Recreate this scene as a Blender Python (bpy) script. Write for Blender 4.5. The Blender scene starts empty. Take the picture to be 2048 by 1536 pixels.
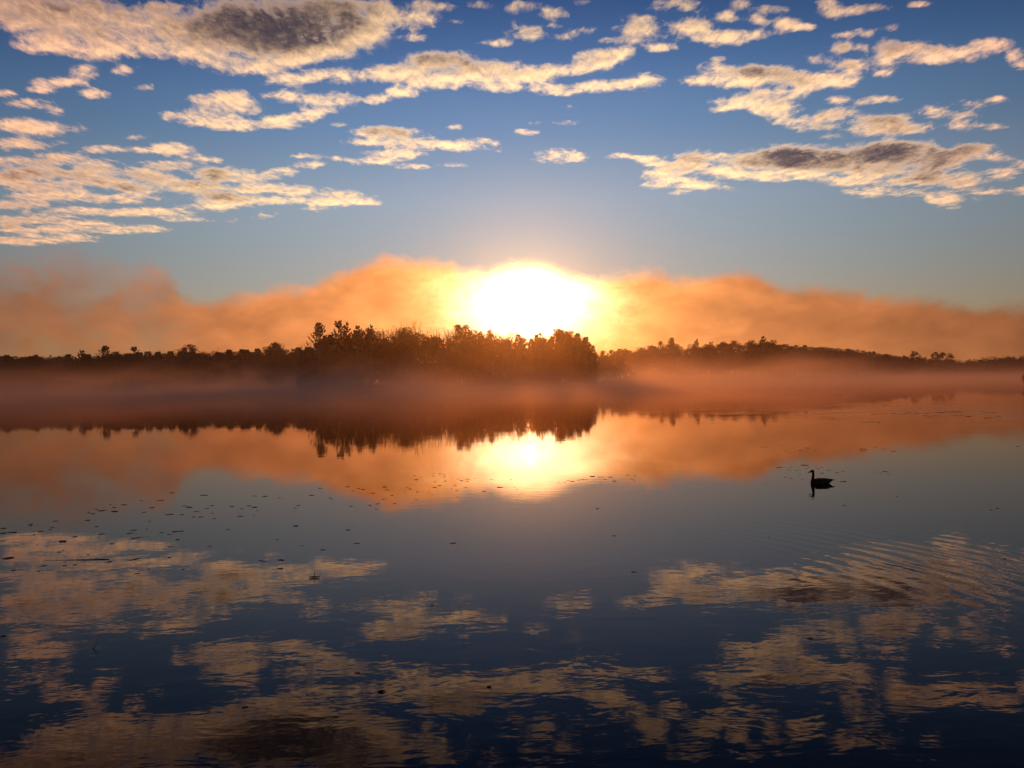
import bpy, bmesh, math, random
import numpy as np
from mathutils import Matrix, Vector, noise as mnoise
R = math.radians
scene = bpy.context.scene
C = scene.collection

# ------------------------------------------------------------------ camera
F = 2048 * 35 / 36          # focal length in photo pixels
CAM_H = 3.0
HOR = 762.0                 # horizon row at the centre column
ROLL = R(1.0)
PITCH = -math.atan((768 - HOR) / F)
cam_data = bpy.data.cameras.new('camera')
cam_data.lens = 35; cam_data.sensor_width = 36
cam_data.clip_start = 0.1; cam_data.clip_end = 20000
cam = bpy.data.objects.new('camera', cam_data)
C.objects.link(cam)
M = Matrix.Rotation(math.pi / 2 + PITCH, 4, 'X') @ Matrix.Rotation(-ROLL, 4, 'Z')
cam.matrix_world = Matrix.Translation((0, 0, CAM_H)) @ M
scene.camera = cam
R3 = M.to_3x3()
R3np = np.array(R3)

def pdir(px, py):
    """world direction of a photo pixel"""
    return (R3 @ Vector(((px - 1024) / F, (768 - py) / F, -1))).normalized()

def at_dist(px, py, D):
    """world point seen at a photo pixel, D metres away along +Y"""
    d = pdir(px, py)
    return Vector((0, 0, CAM_H)) + d * (D / d.y)

def on_water(px, py):
    d = pdir(px, py)
    return Vector((0, 0, CAM_H)) + d * (-CAM_H / d.z)

# ------------------------------------------------------------------ light settings
SUN_PX = (1057, 612)
sd = pdir(*SUN_PX)
SUN_EL = math.asin(sd.z)
SUN_AZ = math.atan2(sd.x, sd.y)
scene.view_settings.view_transform = 'Standard'
scene.view_settings.look = 'None'
scene.view_settings.exposure = 0.0
scene.view_settings.gamma = 1.0
scene.cycles.use_denoising = True
scene.cycles.max_bounces = 6
scene.cycles.use_adaptive_sampling = True
scene.cycles.adaptive_threshold = 0.02
scene.cycles.volume_bounces = 0
scene.cycles.sample_clamp_indirect = 4.0

sun = bpy.data.lights.new('sun', 'SUN')
sun.energy = 1.7; sun.angle = R(0.5); sun.color = (1.0, 0.25, 0.035)
sun_o = bpy.data.objects.new('sun', sun)
C.objects.link(sun_o)
sun_o.rotation_euler = (-sd).to_track_quat('-Z', 'Y').to_euler()
sun_o.location = sd * 100

# ------------------------------------------------------------------ world: sky, clouds, far fog bank
class NT:
    """tiny helper to write node trees as expressions"""
    def __init__(self, tree):
        self.t = tree; self.n = tree.nodes; self.l = tree.links
    def set(self, sock, v):
        if isinstance(v, bpy.types.NodeSocket): self.l.new(v, sock)
        elif v is not None: sock.default_value = v
    def node(self, kind, **kw):
        nd = self.n.new(kind)
        for k, v in kw.items(): setattr(nd, k, v)
        return nd
    def m(self, op, a, b=None, c=None, clamp=False):
        nd = self.node('ShaderNodeMath', operation=op, use_clamp=clamp)
        self.set(nd.inputs[0], a)
        if b is not None: self.set(nd.inputs[1], b)
        if c is not None: self.set(nd.inputs[2], c)
        return nd.outputs[0]
    def v(self, op, a, b=None, c=None):
        nd = self.node('ShaderNodeVectorMath', operation=op)
        self.set(nd.inputs[0], a)
        if b is not None:
            self.set(nd.inputs[3] if op == 'SCALE' else nd.inputs[1], b)
        if c is not None: self.set(nd.inputs[2], c)
        return nd.outputs['Value'] if op in ('DOT_PRODUCT', 'LENGTH', 'DISTANCE') else nd.outputs[0]
    def xyz(self, x, y, z):
        nd = self.node('ShaderNodeCombineXYZ')
        for s, q in zip(nd.inputs, (x, y, z)): self.set(s, q)
        return nd.outputs[0]
    def sep(self, a):
        nd = self.node('ShaderNodeSeparateXYZ'); self.set(nd.inputs[0], a)
        return nd.outputs[0], nd.outputs[1], nd.outputs[2]
    def smooth(self, x, lo, hi, a=0.0, b=1.0):
        nd = self.node('ShaderNodeMapRange', interpolation_type='SMOOTHSTEP')
        for s, q in zip(nd.inputs, (x, lo, hi, a, b)): self.set(s, q)
        return nd.outputs[0]
    def noise(self, vec, scale, detail=4.0, rough=0.5, dist=0.0, typ='FBM', lac=2.0):
        nd = self.node('ShaderNodeTexNoise', noise_dimensions='3D')
        nd.noise_type = typ
        self.set(nd.inputs['Vector'], vec)
        nd.inputs['Scale'].default_value = scale
        nd.inputs['Detail'].default_value = detail
        nd.inputs['Roughness'].default_value = rough
        nd.inputs['Distortion'].default_value = dist
        nd.inputs['Lacunarity'].default_value = lac
        return nd.outputs[0]
    def mix(self, f, a, b):
        nd = self.node('ShaderNodeMix', data_type='RGBA')
        self.set(nd.inputs[0], f); self.set(nd.inputs[6], a); self.set(nd.inputs[7], b)
        return nd.outputs[2]
    def ramp(self, f, stops, interp='LINEAR'):
        nd = self.node('ShaderNodeValToRGB'); r = nd.color_ramp
        r.interpolation = interp
        r.elements[0].position = stops[0][0]; r.elements[0].color = (*stops[0][1], 1)
        r.elements[1].position = stops[-1][0]; r.elements[1].color = (*stops[-1][1], 1)
        for p, c in stops[1:-1]:
            e = r.elements.new(p); e.color = (*c, 1)
        self.set(nd.inputs[0], f)
        return nd.outputs[0]

def lin(r, g, b):
    f = lambda c: (c / 255 / 12.92) if c / 255 <= 0.04045 else ((c / 255 + 0.055) / 1.055) ** 2.4
    return (f(r), f(g), f(b))

A0, A1, V0, V1 = -0.56, 0.56, 0.085, 0.43     # azimuth / slope window where clouds are laid out

# cloud clumps: (x, y, rx, ry, strength, darkness[, tilt in degrees]) in degrees-like units of the layout
CL = [
 (120,25,215,34,1,.55),(30,12,70,22,1,.45),(110,84,72,20,1,.1),(60,95,26,10,.9,.05),(250,97,112,20,1,.1),(290,60,100,30,.95,.4),(200,60,90,28,1,.4),
 (315,14,62,11,.8,.35),(345,48,18,7,.9,.1),(135,60,60,14,.8,.4),
 (550,55,190,62,1.1,1.3),(450,75,100,40,1,.8),(430,112,90,20,1,.1,8),(500,132,75,16,1,0),(590,112,60,20,1,.15,-15),(690,85,80,15,1,0,-18),(745,55,45,20,1,.1,-20),(640,60,90,40,1,1.1),
 (770,30,30,22,1,.1),(830,42,48,17,.9,.15),(848,12,40,12,.8,.3),(825,75,24,7,.9,0),(700,15,90,16,.7,.8),(400,92,50,18,1,.3),
 (575,160,52,11,1,0),(660,152,70,14,1,.15),(790,148,100,17,1,.25),(885,122,75,18,1,.9),(960,140,90,17,1,.5),(900,160,110,16,1,0),(1030,152,80,12,1,.1),(1110,142,60,12,1,.2),(1190,122,62,20,1,.35,-14),(1240,105,28,7,.9,.1,-10),(1000,172,50,10,.95,0),
 (1120,178,60,10,1,0),(1190,172,42,10,.95,0),(1240,168,40,9,.9,.05),(1290,163,36,14,1,.05),
 (440,196,58,14,1,.1),(480,212,42,18,1,.2),(395,226,36,12,.95,.1),(425,240,60,12,1,0),(500,250,90,9,1,0),(590,236,70,9,1,0,-6),(340,232,20,9,.95,0),(570,192,50,10,.9,.05),(655,198,64,13,1,.05),(650,218,40,8,.9,0),(745,200,40,8,.9,0),(805,184,36,8,1,0),
 (165,148,26,14,.95,.15),(125,164,52,8,.95,.05),(85,180,32,5,.85,0),(192,187,28,9,1,0),(255,140,22,10,.9,.1),(295,174,22,7,.8,0),(12,187,25,6,.8,.1),
 (70,206,54,9,.9,.1),(112,222,24,8,.95,0),(90,258,82,11,1,0),(30,250,50,12,.9,.3),(38,288,52,13,1,.45),(120,288,16,3,.7,0),
 (275,274,34,4,.8,0),(345,298,52,11,.95,.1),(412,318,50,6,.95,0,6),(295,300,30,5,.8,0),(205,298,40,6,.8,0),
 (55,325,80,12,.95,.6),(115,316,52,10,.9,.5),(195,333,46,12,.9,.3),(70,348,90,11,1,.8),(170,355,70,12,1,.8,8),(100,372,100,10,1,.5),(245,372,66,10,1,.8,10),(300,352,66,11,1,.8,10),(340,330,60,8,.9,.5),(385,372,80,12,1,.8,6),(432,350,50,15,1,.9),(455,396,76,12,1,.85,6),(510,350,60,10,.95,.1),(562,345,28,9,.9,.05),(525,378,80,10,.95,.3),(600,382,58,8,.9,.1),
 (690,394,54,11,1,.55),(660,404,60,7,1,0),(738,406,22,4,1,0),(632,418,30,5,.9,0),(420,414,66,8,.95,0),(250,398,80,8,.9,.3),(110,392,96,8,.9,.5),(40,408,80,8,.9,.6),(150,424,100,7,.9,.2),(300,424,110,8,.95,.35),(375,438,50,5,.9,0),(60,438,80,9,.95,.6),(160,450,80,8,.9,.3),(240,458,80,7,.95,.1),(100,462,90,6,.85,.2),(40,480,60,9,1,.7),(130,478,66,6,1,.2),(530,430,30,5,.85,0),(300,460,40,4,.8,0),(470,441,14,2,.6,0),(560,400,60,8,.9,.3),(20,360,40,16,.9,.7),(20,450,30,14,.8,.6),
 (785,268,74,15,1,.9,6),(735,284,44,7,.95,0),(820,286,76,12,1,.2),(915,290,50,10,.95,0),(745,322,48,7,.95,0),(790,308,60,8,.95,.2),(960,282,22,4,.8,0),(993,288,14,5,.8,0),(995,300,12,3,.7,0),(905,254,16,5,.7,0),(613,313,30,4,.85,0),(625,330,34,5,.9,0),(682,318,20,4,.8,0),(825,334,36,3,.75,0),(910,330,26,3,.7,0),(680,250,30,3,.7,0),
 (1085,245,26,4,.55,0),(1126,246,32,4,.7,0),(1050,265,24,4,.8,0),(1120,313,50,12,1,.05),(1062,298,12,4,.7,0),(1144,213,8,4,.7,0),
 (960,10,26,9,.9,.2),(1050,14,34,13,.85,.4),(1095,27,38,13,1,0),(1170,5,20,6,.8,.3),(1052,62,36,18,.9,.5),(1110,52,14,4,.7,.1),(1165,62,28,8,.75,.2),(1130,73,24,7,.8,.1),(1000,86,36,6,.8,.1),(1280,62,52,27,1,.35),(1318,95,34,6,.95,0),(1320,8,30,14,.7,.6),(1372,10,42,14,.85,.6),(1380,52,44,17,1,.1),(1430,76,66,15,1,.05),(1455,34,18,10,.9,.2),(1480,8,20,10,.6,.6),(1520,68,32,9,1,.05),(1515,40,20,8,.75,.3),(1575,46,30,13,1,.1),(1612,54,24,7,.8,.1),(1540,20,40,8,.5,.7),(900,15,30,8,.5,.5),(930,40,30,6,.5,.4),(1215,80,18,4,.6,.1),
 (1660,20,26,17,1,.15),(1655,5,22,8,.9,.3),(1712,22,40,10,1,0,-8),(1750,13,30,8,.95,0),(1835,8,26,4,.7,0),(1690,70,20,6,.8,.1),(1728,66,22,8,.85,.5),(1780,55,26,8,.6,.7),(1700,95,40,11,.8,.9),(1690,130,30,9,.7,.7),(1714,134,24,13,.85,.3),(1650,118,50,8,.45,.6),
 (1782,95,38,20,1,.8),(1764,125,26,22,1,.1),(1764,146,20,6,.95,0),(1840,98,60,14,1,.5),(1860,118,50,9,1,0),(1920,108,50,13,1,.1),(1985,92,48,13,.95,.15),(2030,115,20,13,1,.1),(2036,130,16,7,.95,0),
 (1425,140,36,14,1,.15),(1400,160,32,10,1,0),(1470,165,76,11,1,0),(1520,146,72,15,1,.9),(1600,160,52,14,1,.7),(1660,160,56,14,1,.1),(1600,180,26,4,.85,0),(1545,190,60,12,1,.35),(1490,206,66,13,1,.1),(1445,218,28,5,.9,0),(1550,214,52,14,1,.15),(1575,238,40,16,1,.05,20),(1660,232,52,11,1,.7,-12),(1640,252,40,8,.8,1),(1765,245,62,16,1,.9),(1735,262,40,9,.9,.5),(1810,258,50,9,.9,.7),(1658,272,22,5,.5,1),
 (1765,199,34,7,.95,0),(1678,200,26,6,.95,0),(1720,203,16,4,.7,0),(1848,188,7,5,.8,0),(1437,116,22,4,.7,0),(1870,220,28,9,.8,.1),(1930,206,48,8,.85,.2),(1905,228,52,9,.9,.2),(1930,252,28,11,.9,.6),(2000,199,24,5,.85,0),(1985,253,28,6,.9,.1),(1860,250,20,8,.5,.8),
 (1265,314,52,5,1,0,4),(1325,328,50,7,1,0,8),(1330,345,44,7,.95,0),(1380,366,86,10,1,0,8),(1320,372,40,4,.8,0),(1395,318,56,14,1,.8),(1360,335,44,8,.9,.8),(1460,312,40,6,.9,.2),(1440,340,50,8,.95,.1),(1500,322,40,16,1,.8),(1580,318,80,27,1.1,1.25),(1560,350,110,9,1,0),(1480,350,50,6,.9,0),(1660,322,70,20,1,1),(1790,308,105,24,1.1,1.2),(1740,340,70,14,1,.6),(1875,320,60,20,1,1),(1945,300,44,16,1,1),(1995,316,32,6,.95,.1),(1700,360,60,9,1,0),(1760,362,80,8,.9,.4),(1850,355,50,18,1,1),(1800,384,90,7,1,0),(1740,390,30,4,.8,0),(1925,365,46,15,1,.7),(1970,382,40,5,.8,0),(1895,402,38,11,1,.15),(1916,427,10,2,.6,0),(1960,397,9,3,.7,0),(2010,348,34,11,.95,.4),(2040,330,14,8,.95,.1),(2040,380,14,8,.8,.1),(1706,382,14,4,.7,0),(1360,385,26,2,.6,0),
]

def layout_maps(nu=256, nv=256):
    a = np.linspace(A0, A1, nu)[None, :]; v = np.linspace(V0, V1, nv)[:, None]
    # direction -> layout units
    d = np.stack([np.sin(a) + 0 * v, np.cos(a) + 0 * v, v + 0 * a], -1)
    c = d @ R3np
    X = 1024 + F * c[..., 0] / -c[..., 2]; Y = 768 - F * c[..., 1] / -c[..., 2]
    cov = np.zeros((nv, nu)); drk = np.zeros((nv, nu)); wsum = np.zeros((nv, nu)) + 1e-6
    for e in CL:
        x, y, rx, ry, s, k = e[:6]; t = R(e[6]) if len(e) > 6 else 0
        dx, dy = X - x, Y - y
        p = (dx * math.cos(t) + dy * math.sin(t)) / (rx * 1.08); q = (-dx * math.sin(t) + dy * math.cos(t)) / (ry * 1.12 + 1.5)
        r2 = p * p + q * q
        g = s * np.exp(-r2 * r2 * .8 - r2 * .35)
        cov = np.maximum(cov, g) * .75 + .25 * np.minimum(1.25, cov + g)
        w = np.exp(-1.2 * r2) ** 1.5
        drk += k * w; wsum += w
    drk = drk / (wsum + .15)
    # outside the laid-out window: leave to plain noise
    return cov, drk

def lowrank(nt, au, vu, Mx, K):
    """evaluate a smooth two-variable function as a sum of products of curves"""
    U, S, Vt = np.linalg.svd(Mx, full_matrices=False)
    total = None
    npt = 150
    for g in range(0, K, 3):
        outs = []
        for (vecs, var) in ((Vt, au), (U.T, vu)):
            nd = nt.node('ShaderNodeRGBCurve')
            sc = []
            mp = nd.mapping; mp.use_clip = False
            for ch in range(3):
                f = vecs[g + ch] * math.sqrt(S[g + ch]); mx = np.abs(f).max() + 1e-9
                sc.append(mx)
                xs = np.linspace(0, 1, len(f)); xi = np.linspace(0, 1, npt); fi = np.interp(xi, xs, f) / (2 * mx) + .5
                cv = mp.curves[ch]
                cv.points[0].location = (0, fi[0]); cv.points[1].location = (1, fi[-1])
                for i in range(1, npt - 1): cv.points.new(xi[i], fi[i])
                for p in cv.points: p.handle_type = 'VECTOR'
            mp.update()
            nt.l.new(nt.xyz(var, var, var), nd.inputs['Color'])
            s2 = tuple(2 * q for q in sc); s1 = tuple(-q for q in sc)
            outs.append(nt.v('MULTIPLY_ADD', nd.outputs[0], s2, s1))
        dp = nt.v('DOT_PRODUCT', outs[0], outs[1])
        total = dp if total is None else nt.m('ADD', total, dp)
    return total

FOG = [(0,538),(60,532),(130,530),(190,545),(250,552),(310,538),(345,560),(385,600),(430,603),(470,598),(510,592),(560,577),(600,578),(640,565),(680,548),(720,532),(765,519),(800,524),(850,524),(900,531),(945,547),(1000,538),(1045,529),(1100,535),(1150,552),(1190,562),(1250,553),(1310,545),(1360,562),(1420,556),(1480,547),(1530,558),(1580,578),(1640,578),(1700,583),(1760,598),(1830,600),(1900,605),(1960,613),(2048,612)]

def build_world():
    w = bpy.data.worlds.new('World'); scene.world = w; w.use_nodes = True
    w.node_tree.nodes.clear()
    nt = NT(w.node_tree)
    d = nt.node('ShaderNodeTexCoord').outputs['Generated']
    x, y, z = nt.sep(d)
    az = nt.m('ARCTAN2', x, y)
    rr = nt.m('SQRT', nt.m('ADD', nt.m('MULTIPLY', x, x), nt.m('MULTIPLY_ADD', y, y, 1e-6)))
    v = nt.m('DIVIDE', z, rr)
    vc = nt.m('MAXIMUM', v, 0.03)
    theta = nt.m('ARCCOSINE', nt.v('DOT_PRODUCT', d, tuple(sd)))
    # --- clear sky
    sky = nt.node('ShaderNodeTexSky', sky_type='NISHITA')
    sky.sun_disc = False; sky.sun_elevation = SUN_EL; sky.sun_rotation = SUN_AZ
    sky.air_density = 1.0; sky.dust_density = 1.0; sky.ozone_density = 2.0
    base = nt.v('SCALE', sky.outputs[0], 0.05)
    clear = nt.v('MULTIPLY', base, (.03, .035, .06))
    blue = nt.ramp(nt.m('DIVIDE', v, 0.6, clamp=True), [(p_ / .6, lin(*c_)) for p_, c_ in SKY])
    side = nt.m('MULTIPLY_ADD', nt.m('EXPONENT', nt.m('MULTIPLY', nt.m('MULTIPLY', az, az), -5.0)), .62, .38)
    clear = nt.v('ADD', clear, nt.v('SCALE', blue, side))
    gl = nt.m('EXPONENT', nt.m('MULTIPLY', theta, -1 / 0.034))
    clear = nt.v('ADD', clear, nt.v('SCALE', (1.0, .78, .30), nt.m('MULTIPLY', gl, GLOW_SKY)))
    # --- clouds
    sv = nt.m('SQRT', vc)
    px = nt.m('DIVIDE', az, sv); py = nt.m('DIVIDE', -0.9, sv)
    P = nt.xyz(px, py, 0.37)
    au = nt.m('DIVIDE', nt.m('SUBTRACT', az, A0), A1 - A0)
    vu = nt.m('DIVIDE', nt.m('SUBTRACT', v, V0), V1 - V0)
    auc = nt.m('ADD', au, 0.0, clamp=True); vuc = nt.m('ADD', vu, 0.0, clamp=True)
    cov, drk = layout_maps()
    cv = lowrank(nt, auc, vuc, cov, 54)
    dk = lowrank(nt, auc, vuc, drk, 30)
    # window in which the layout counts; plain scattered clouds elsewhere
    inw = nt.m('MULTIPLY', nt.smooth(au, -0.002, 0.03), nt.smooth(au, 1.002, 0.97))
    inw = nt.m('MULTIPLY', inw, nt.smooth(vu, 1.0, 0.95))
    big = nt.noise(P, 1.6, 3, .5)
    gen = nt.m('MULTIPLY', nt.smooth(big, .42, .66), nt.smooth(v, .13, .22))
    gen = nt.m('MULTIPLY', gen, 1.0)
    cv = nt.m('ADD', nt.m('MULTIPLY', cv, inw), nt.m('MULTIPLY', gen, nt.m('SUBTRACT', 1.0, inw)))
    dk = nt.m('ADD', nt.m('MULTIPLY', dk, inw), nt.m('MULTIPLY', nt.smooth(big, .5, .7), nt.m('SUBTRACT', 1.0, inw)))
    def puff(Pt):
        a_ = nt.noise(Pt, 18.0, 8, .61, 0.4)
        b_ = nt.noise(nt.v('ADD', Pt, (3.1, 7.7, 1.2)), 52.0, 5, .62, 0.5)
        return nt.m('ADD', nt.m('MULTIPLY', nt.m('SUBTRACT', a_, .5), 2.2), nt.m('MULTIPLY', nt.m('SUBTRACT', b_, .5), 1.5))
    n = nt.m('MULTIPLY', puff(P), nt.smooth(cv, .0, .30, .25, 1.0))
    core = nt.smooth(nt.m('MULTIPLY_ADD', n, .32, dk), .20, 1.35)
    dens = nt.m('MULTIPLY_ADD', cv, .94, nt.m('MULTIPLY', n, nt.m('MULTIPLY_ADD', core, -.35, 1.0)))
    dens = nt.m('ADD', dens, nt.m('MULTIPLY', nt.m('MULTIPLY', core, .4), nt.smooth(cv, .3, .8)))
    alpha = nt.m('POWER', nt.smooth(dens, .16, 1.25), .95)
    # the same field a little nearer the sun: thick there = shaded here
    nb = puff(nt.v('ADD', P, (0.0, -0.014, 0.0)))
    cvb = lowrank(nt, auc, nt.m('SUBTRACT', vuc, .030, clamp=True), cov, 27)
    cvb = nt.m('ADD', nt.m('MULTIPLY', cvb, inw), nt.m('MULTIPLY', gen, nt.m('SUBTRACT', 1.0, inw)))
    relief = nt.m('SUBTRACT', nb, n)
    thick = nt.m('ADD', nt.m('MULTIPLY', nb, .36), nt.m('MULTIPLY', relief, .62))
    thick = nt.m('MULTIPLY', thick, nt.m('MULTIPLY_ADD', core, -.30, 1.0))
    thick = nt.m('ADD', thick, nt.m('MULTIPLY_ADD', dk, .85, nt.m('MULTIPLY', core, .35)))
    thick = nt.m('ADD', thick, nt.m('MULTIPLY', nt.m('SUBTRACT', cvb, .6), .45))
    shade = nt.m('MULTIPLY', nt.smooth(thick, -.36, 1.6), nt.smooth(dens, .40, 1.25))
    far = nt.m('EXPONENT', nt.m('MULTIPLY', theta, -1 / 0.45))
    lit = nt.v('SCALE', nt.mix(nt.smooth(far, .25, .55), (*lin(255, 202, 165), 1), (*lin(255, 219, 170), 1)), nt.m('MULTIPLY_ADD', far, 1.25, .74))
    lit = nt.v('MULTIPLY', lit, nt.ramp(nt.m('DIVIDE', v, 0.45, clamp=True), [(0, (1, .88, .75)), (1, (1, .93, .93))]))
    dark = nt.v('SCALE', lin(92, 80, 88), nt.m('MULTIPLY_ADD', far, .85, .46))
    lit = nt.v('SCALE', lit, nt.m('MULTIPLY_ADD', n, .12, 1.02))
    ccol = nt.mix(shade, lit, dark)
    colr = nt.mix(nt.m('MULTIPLY', alpha, .97), clear, ccol)
    colr = nt.v('SCALE', colr, nt.smooth(v, .27, .43, 1.0, .62))
    # --- far fog bank on the horizon
    fc = nt.node('ShaderNodeFloatCurve'); mp = fc.mapping; mp.use_clip = False
    pts = []
    for (fx, fy) in FOG:
        q = pdir(fx, fy); pts.append(((math.atan2(q.x, q.y) - A0) / (A1 - A0), q.z / math.hypot(q.x, q.y) * 5))
    pts = [(0, pts[0][1])] + pts + [(1, pts[-1][1])]
    cvp = mp.curves[0]
    cvp.points[0].location = pts[0]; cvp.points[1].location = pts[-1]
    for p in pts[1:-1]: cvp.points.new(*p)
    mp.update()
    nt.set(fc.inputs['Value'], auc)
    top = nt.m('DIVIDE', fc.outputs[0], 5.0)
    Q = nt.xyz(az, nt.m('MULTIPLY', v, 1.6), 0.0)
    fn = nt.noise(Q, 16, 5, .55, .4)
    fn2 = nt.noise(nt.v('ADD', Q, (2.0, 0, 0)), 45, 6, .62, .6)
    soft = nt.smooth(az, -0.30, -0.40, .010, .030)
    edge = nt.m('SUBTRACT', top, v)
    edge = nt.m('ADD', edge, nt.m('MULTIPLY', nt.m('SUBTRACT', fn, .5), nt.m('MULTIPLY', soft, 1.6)))
    edge = nt.m('ADD', edge, nt.m('MULTIPLY', nt.m('SUBTRACT', fn2, .5), .017))
    fa = nt.smooth(nt.m('DIVIDE', edge, soft), -.9, 1.1)
    wisp = nt.smooth(fn, .35, .6, .62, 1.0)
    leftside = nt.smooth(az, -.26, -.38)
    fa = nt.m('MULTIPLY', fa, nt.m('SUBTRACT', 1.0, nt.m('MULTIPLY', leftside, nt.m('SUBTRACT', 1.0, nt.m('MULTIPLY', wisp, .85)))))
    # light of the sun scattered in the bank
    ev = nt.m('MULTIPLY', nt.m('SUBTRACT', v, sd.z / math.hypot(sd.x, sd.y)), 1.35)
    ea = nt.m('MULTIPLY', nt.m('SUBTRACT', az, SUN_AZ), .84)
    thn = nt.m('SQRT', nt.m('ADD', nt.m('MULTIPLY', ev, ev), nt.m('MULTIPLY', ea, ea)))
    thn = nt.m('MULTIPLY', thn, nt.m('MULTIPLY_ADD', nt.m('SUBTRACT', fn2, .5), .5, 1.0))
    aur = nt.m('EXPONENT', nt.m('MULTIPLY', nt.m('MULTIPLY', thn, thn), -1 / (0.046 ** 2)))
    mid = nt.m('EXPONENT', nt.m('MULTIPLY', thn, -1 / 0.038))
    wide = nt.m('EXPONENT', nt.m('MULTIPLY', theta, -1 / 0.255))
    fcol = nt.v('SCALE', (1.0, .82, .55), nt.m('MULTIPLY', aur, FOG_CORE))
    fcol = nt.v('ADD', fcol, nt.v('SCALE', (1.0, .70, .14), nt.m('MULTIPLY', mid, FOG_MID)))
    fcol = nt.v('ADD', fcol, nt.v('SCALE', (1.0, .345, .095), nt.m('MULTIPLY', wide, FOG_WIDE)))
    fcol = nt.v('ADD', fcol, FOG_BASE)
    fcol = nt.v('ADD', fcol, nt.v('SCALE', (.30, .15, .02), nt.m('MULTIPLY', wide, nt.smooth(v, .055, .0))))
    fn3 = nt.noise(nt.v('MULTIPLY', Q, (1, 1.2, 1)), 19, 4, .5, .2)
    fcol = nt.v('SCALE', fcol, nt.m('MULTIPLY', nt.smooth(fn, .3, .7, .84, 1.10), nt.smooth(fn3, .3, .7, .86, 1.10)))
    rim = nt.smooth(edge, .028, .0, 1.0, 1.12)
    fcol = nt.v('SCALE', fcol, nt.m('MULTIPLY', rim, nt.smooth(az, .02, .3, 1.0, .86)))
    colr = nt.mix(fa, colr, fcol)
    colr = nt.v('SCALE', colr, nt.smooth(theta, .7, 1.5, 1.0, .35))  # out-of-view sky dimmed away from the sun to cut ambient on the mist
    # below the horizon
    colr = nt.mix(nt.smooth(v, -.02, -.06), colr, (*lin(50, 30, 30), 1))
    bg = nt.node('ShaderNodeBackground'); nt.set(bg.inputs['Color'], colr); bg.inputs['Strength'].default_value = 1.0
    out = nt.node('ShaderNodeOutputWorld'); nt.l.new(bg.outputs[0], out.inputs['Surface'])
    w.cycles.sampling_method = 'MANUAL'; w.cycles.sample_map_resolution = 1024

SKY = [(0, (205, 165, 110)), (.05, (190, 168, 130)), (.10, (168, 170, 164)), (.14, (156, 170, 178)), (.18, (148, 168, 187)), (.25, (108, 142, 180)), (.32, (78, 117, 168)), (.40, (50, 92, 152)), (.6, (10, 30, 75))]
GLOW_SKY = .8
FOG_CORE, FOG_MID, FOG_WIDE = 4.0, 2.6, 1.7
FOG_BASE = (.075, .026, .020)
build_world()

# ------------------------------------------------------------------ helpers
def tag(o, label=None, cat=None, group=None, kind=None):
    if label: o['label'] = label
    if cat: o['category'] = cat
    if group: o['group'] = group
    if kind: o['kind'] = kind
    return o

def mesh_obj(name, verts, faces, mat, parent=None, smooth=False):
    me = bpy.data.meshes.new(name)
    me.from_pydata([tuple(p) for p in verts], [], faces)
    me.materials.append(mat)
    if smooth: me.polygons.foreach_set('use_smooth', [True] * len(me.polygons))
    me.update()
    o = bpy.data.objects.new(name, me); C.objects.link(o)
    if parent: o.parent = parent
    return o

def empty(name, loc=(0, 0, 0), rz=0, s=1.0):
    o = bpy.data.objects.new(name, None); C.objects.link(o)
    o.empty_display_size = .5
    o.location = loc; o.rotation_euler = (0, 0, rz); o.scale = (s, s, s)
    return o

def mat(name, col, rough=.8, var=.25, scale=3.0, spec=.3):
    m = bpy.data.materials.new(name); m.use_nodes = True
    nt = NT(m.node_tree); b = nt.n['Principled BSDF']
    tc = nt.node('ShaderNodeTexCoord').outputs['Object']
    n = nt.noise(tc, scale, 3, .6)
    c = nt.mix(nt.smooth(n, .3, .7), (*[q * (1 - var) for q in col], 1), (*[min(1, q * (1 + var)) for q in col], 1))
    nt.set(b.inputs['Base Color'], c)
    b.inputs['Roughness'].default_value = rough
    b.inputs['Specular IOR Level'].default_value = spec
    return m

M_bark = mat('bark', (.09, .062, .045), scale=2)
M_needle = mat('pine_needles', (.03, .04, .022), scale=.6)
M_leaf = mat('autumn_foliage', (.06, .035, .02), scale=.5)
M_twig = mat('bare_twigs', (.05, .035, .025), scale=1)
M_brush = mat('shore_brush', (.035, .025, .018), scale=.3)
M_ground = mat('shore_ground', (.07, .06, .04), scale=.2)
M_pad = mat('dead_lily_leaf', (.05, .035, .025), rough=.9, scale=20, spec=.08)
M_stick = mat('wet_wood', (.045, .032, .025), rough=.6, scale=12)
M_bush = mat('red_bush', (.11, .03, .02), scale=1)

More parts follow.
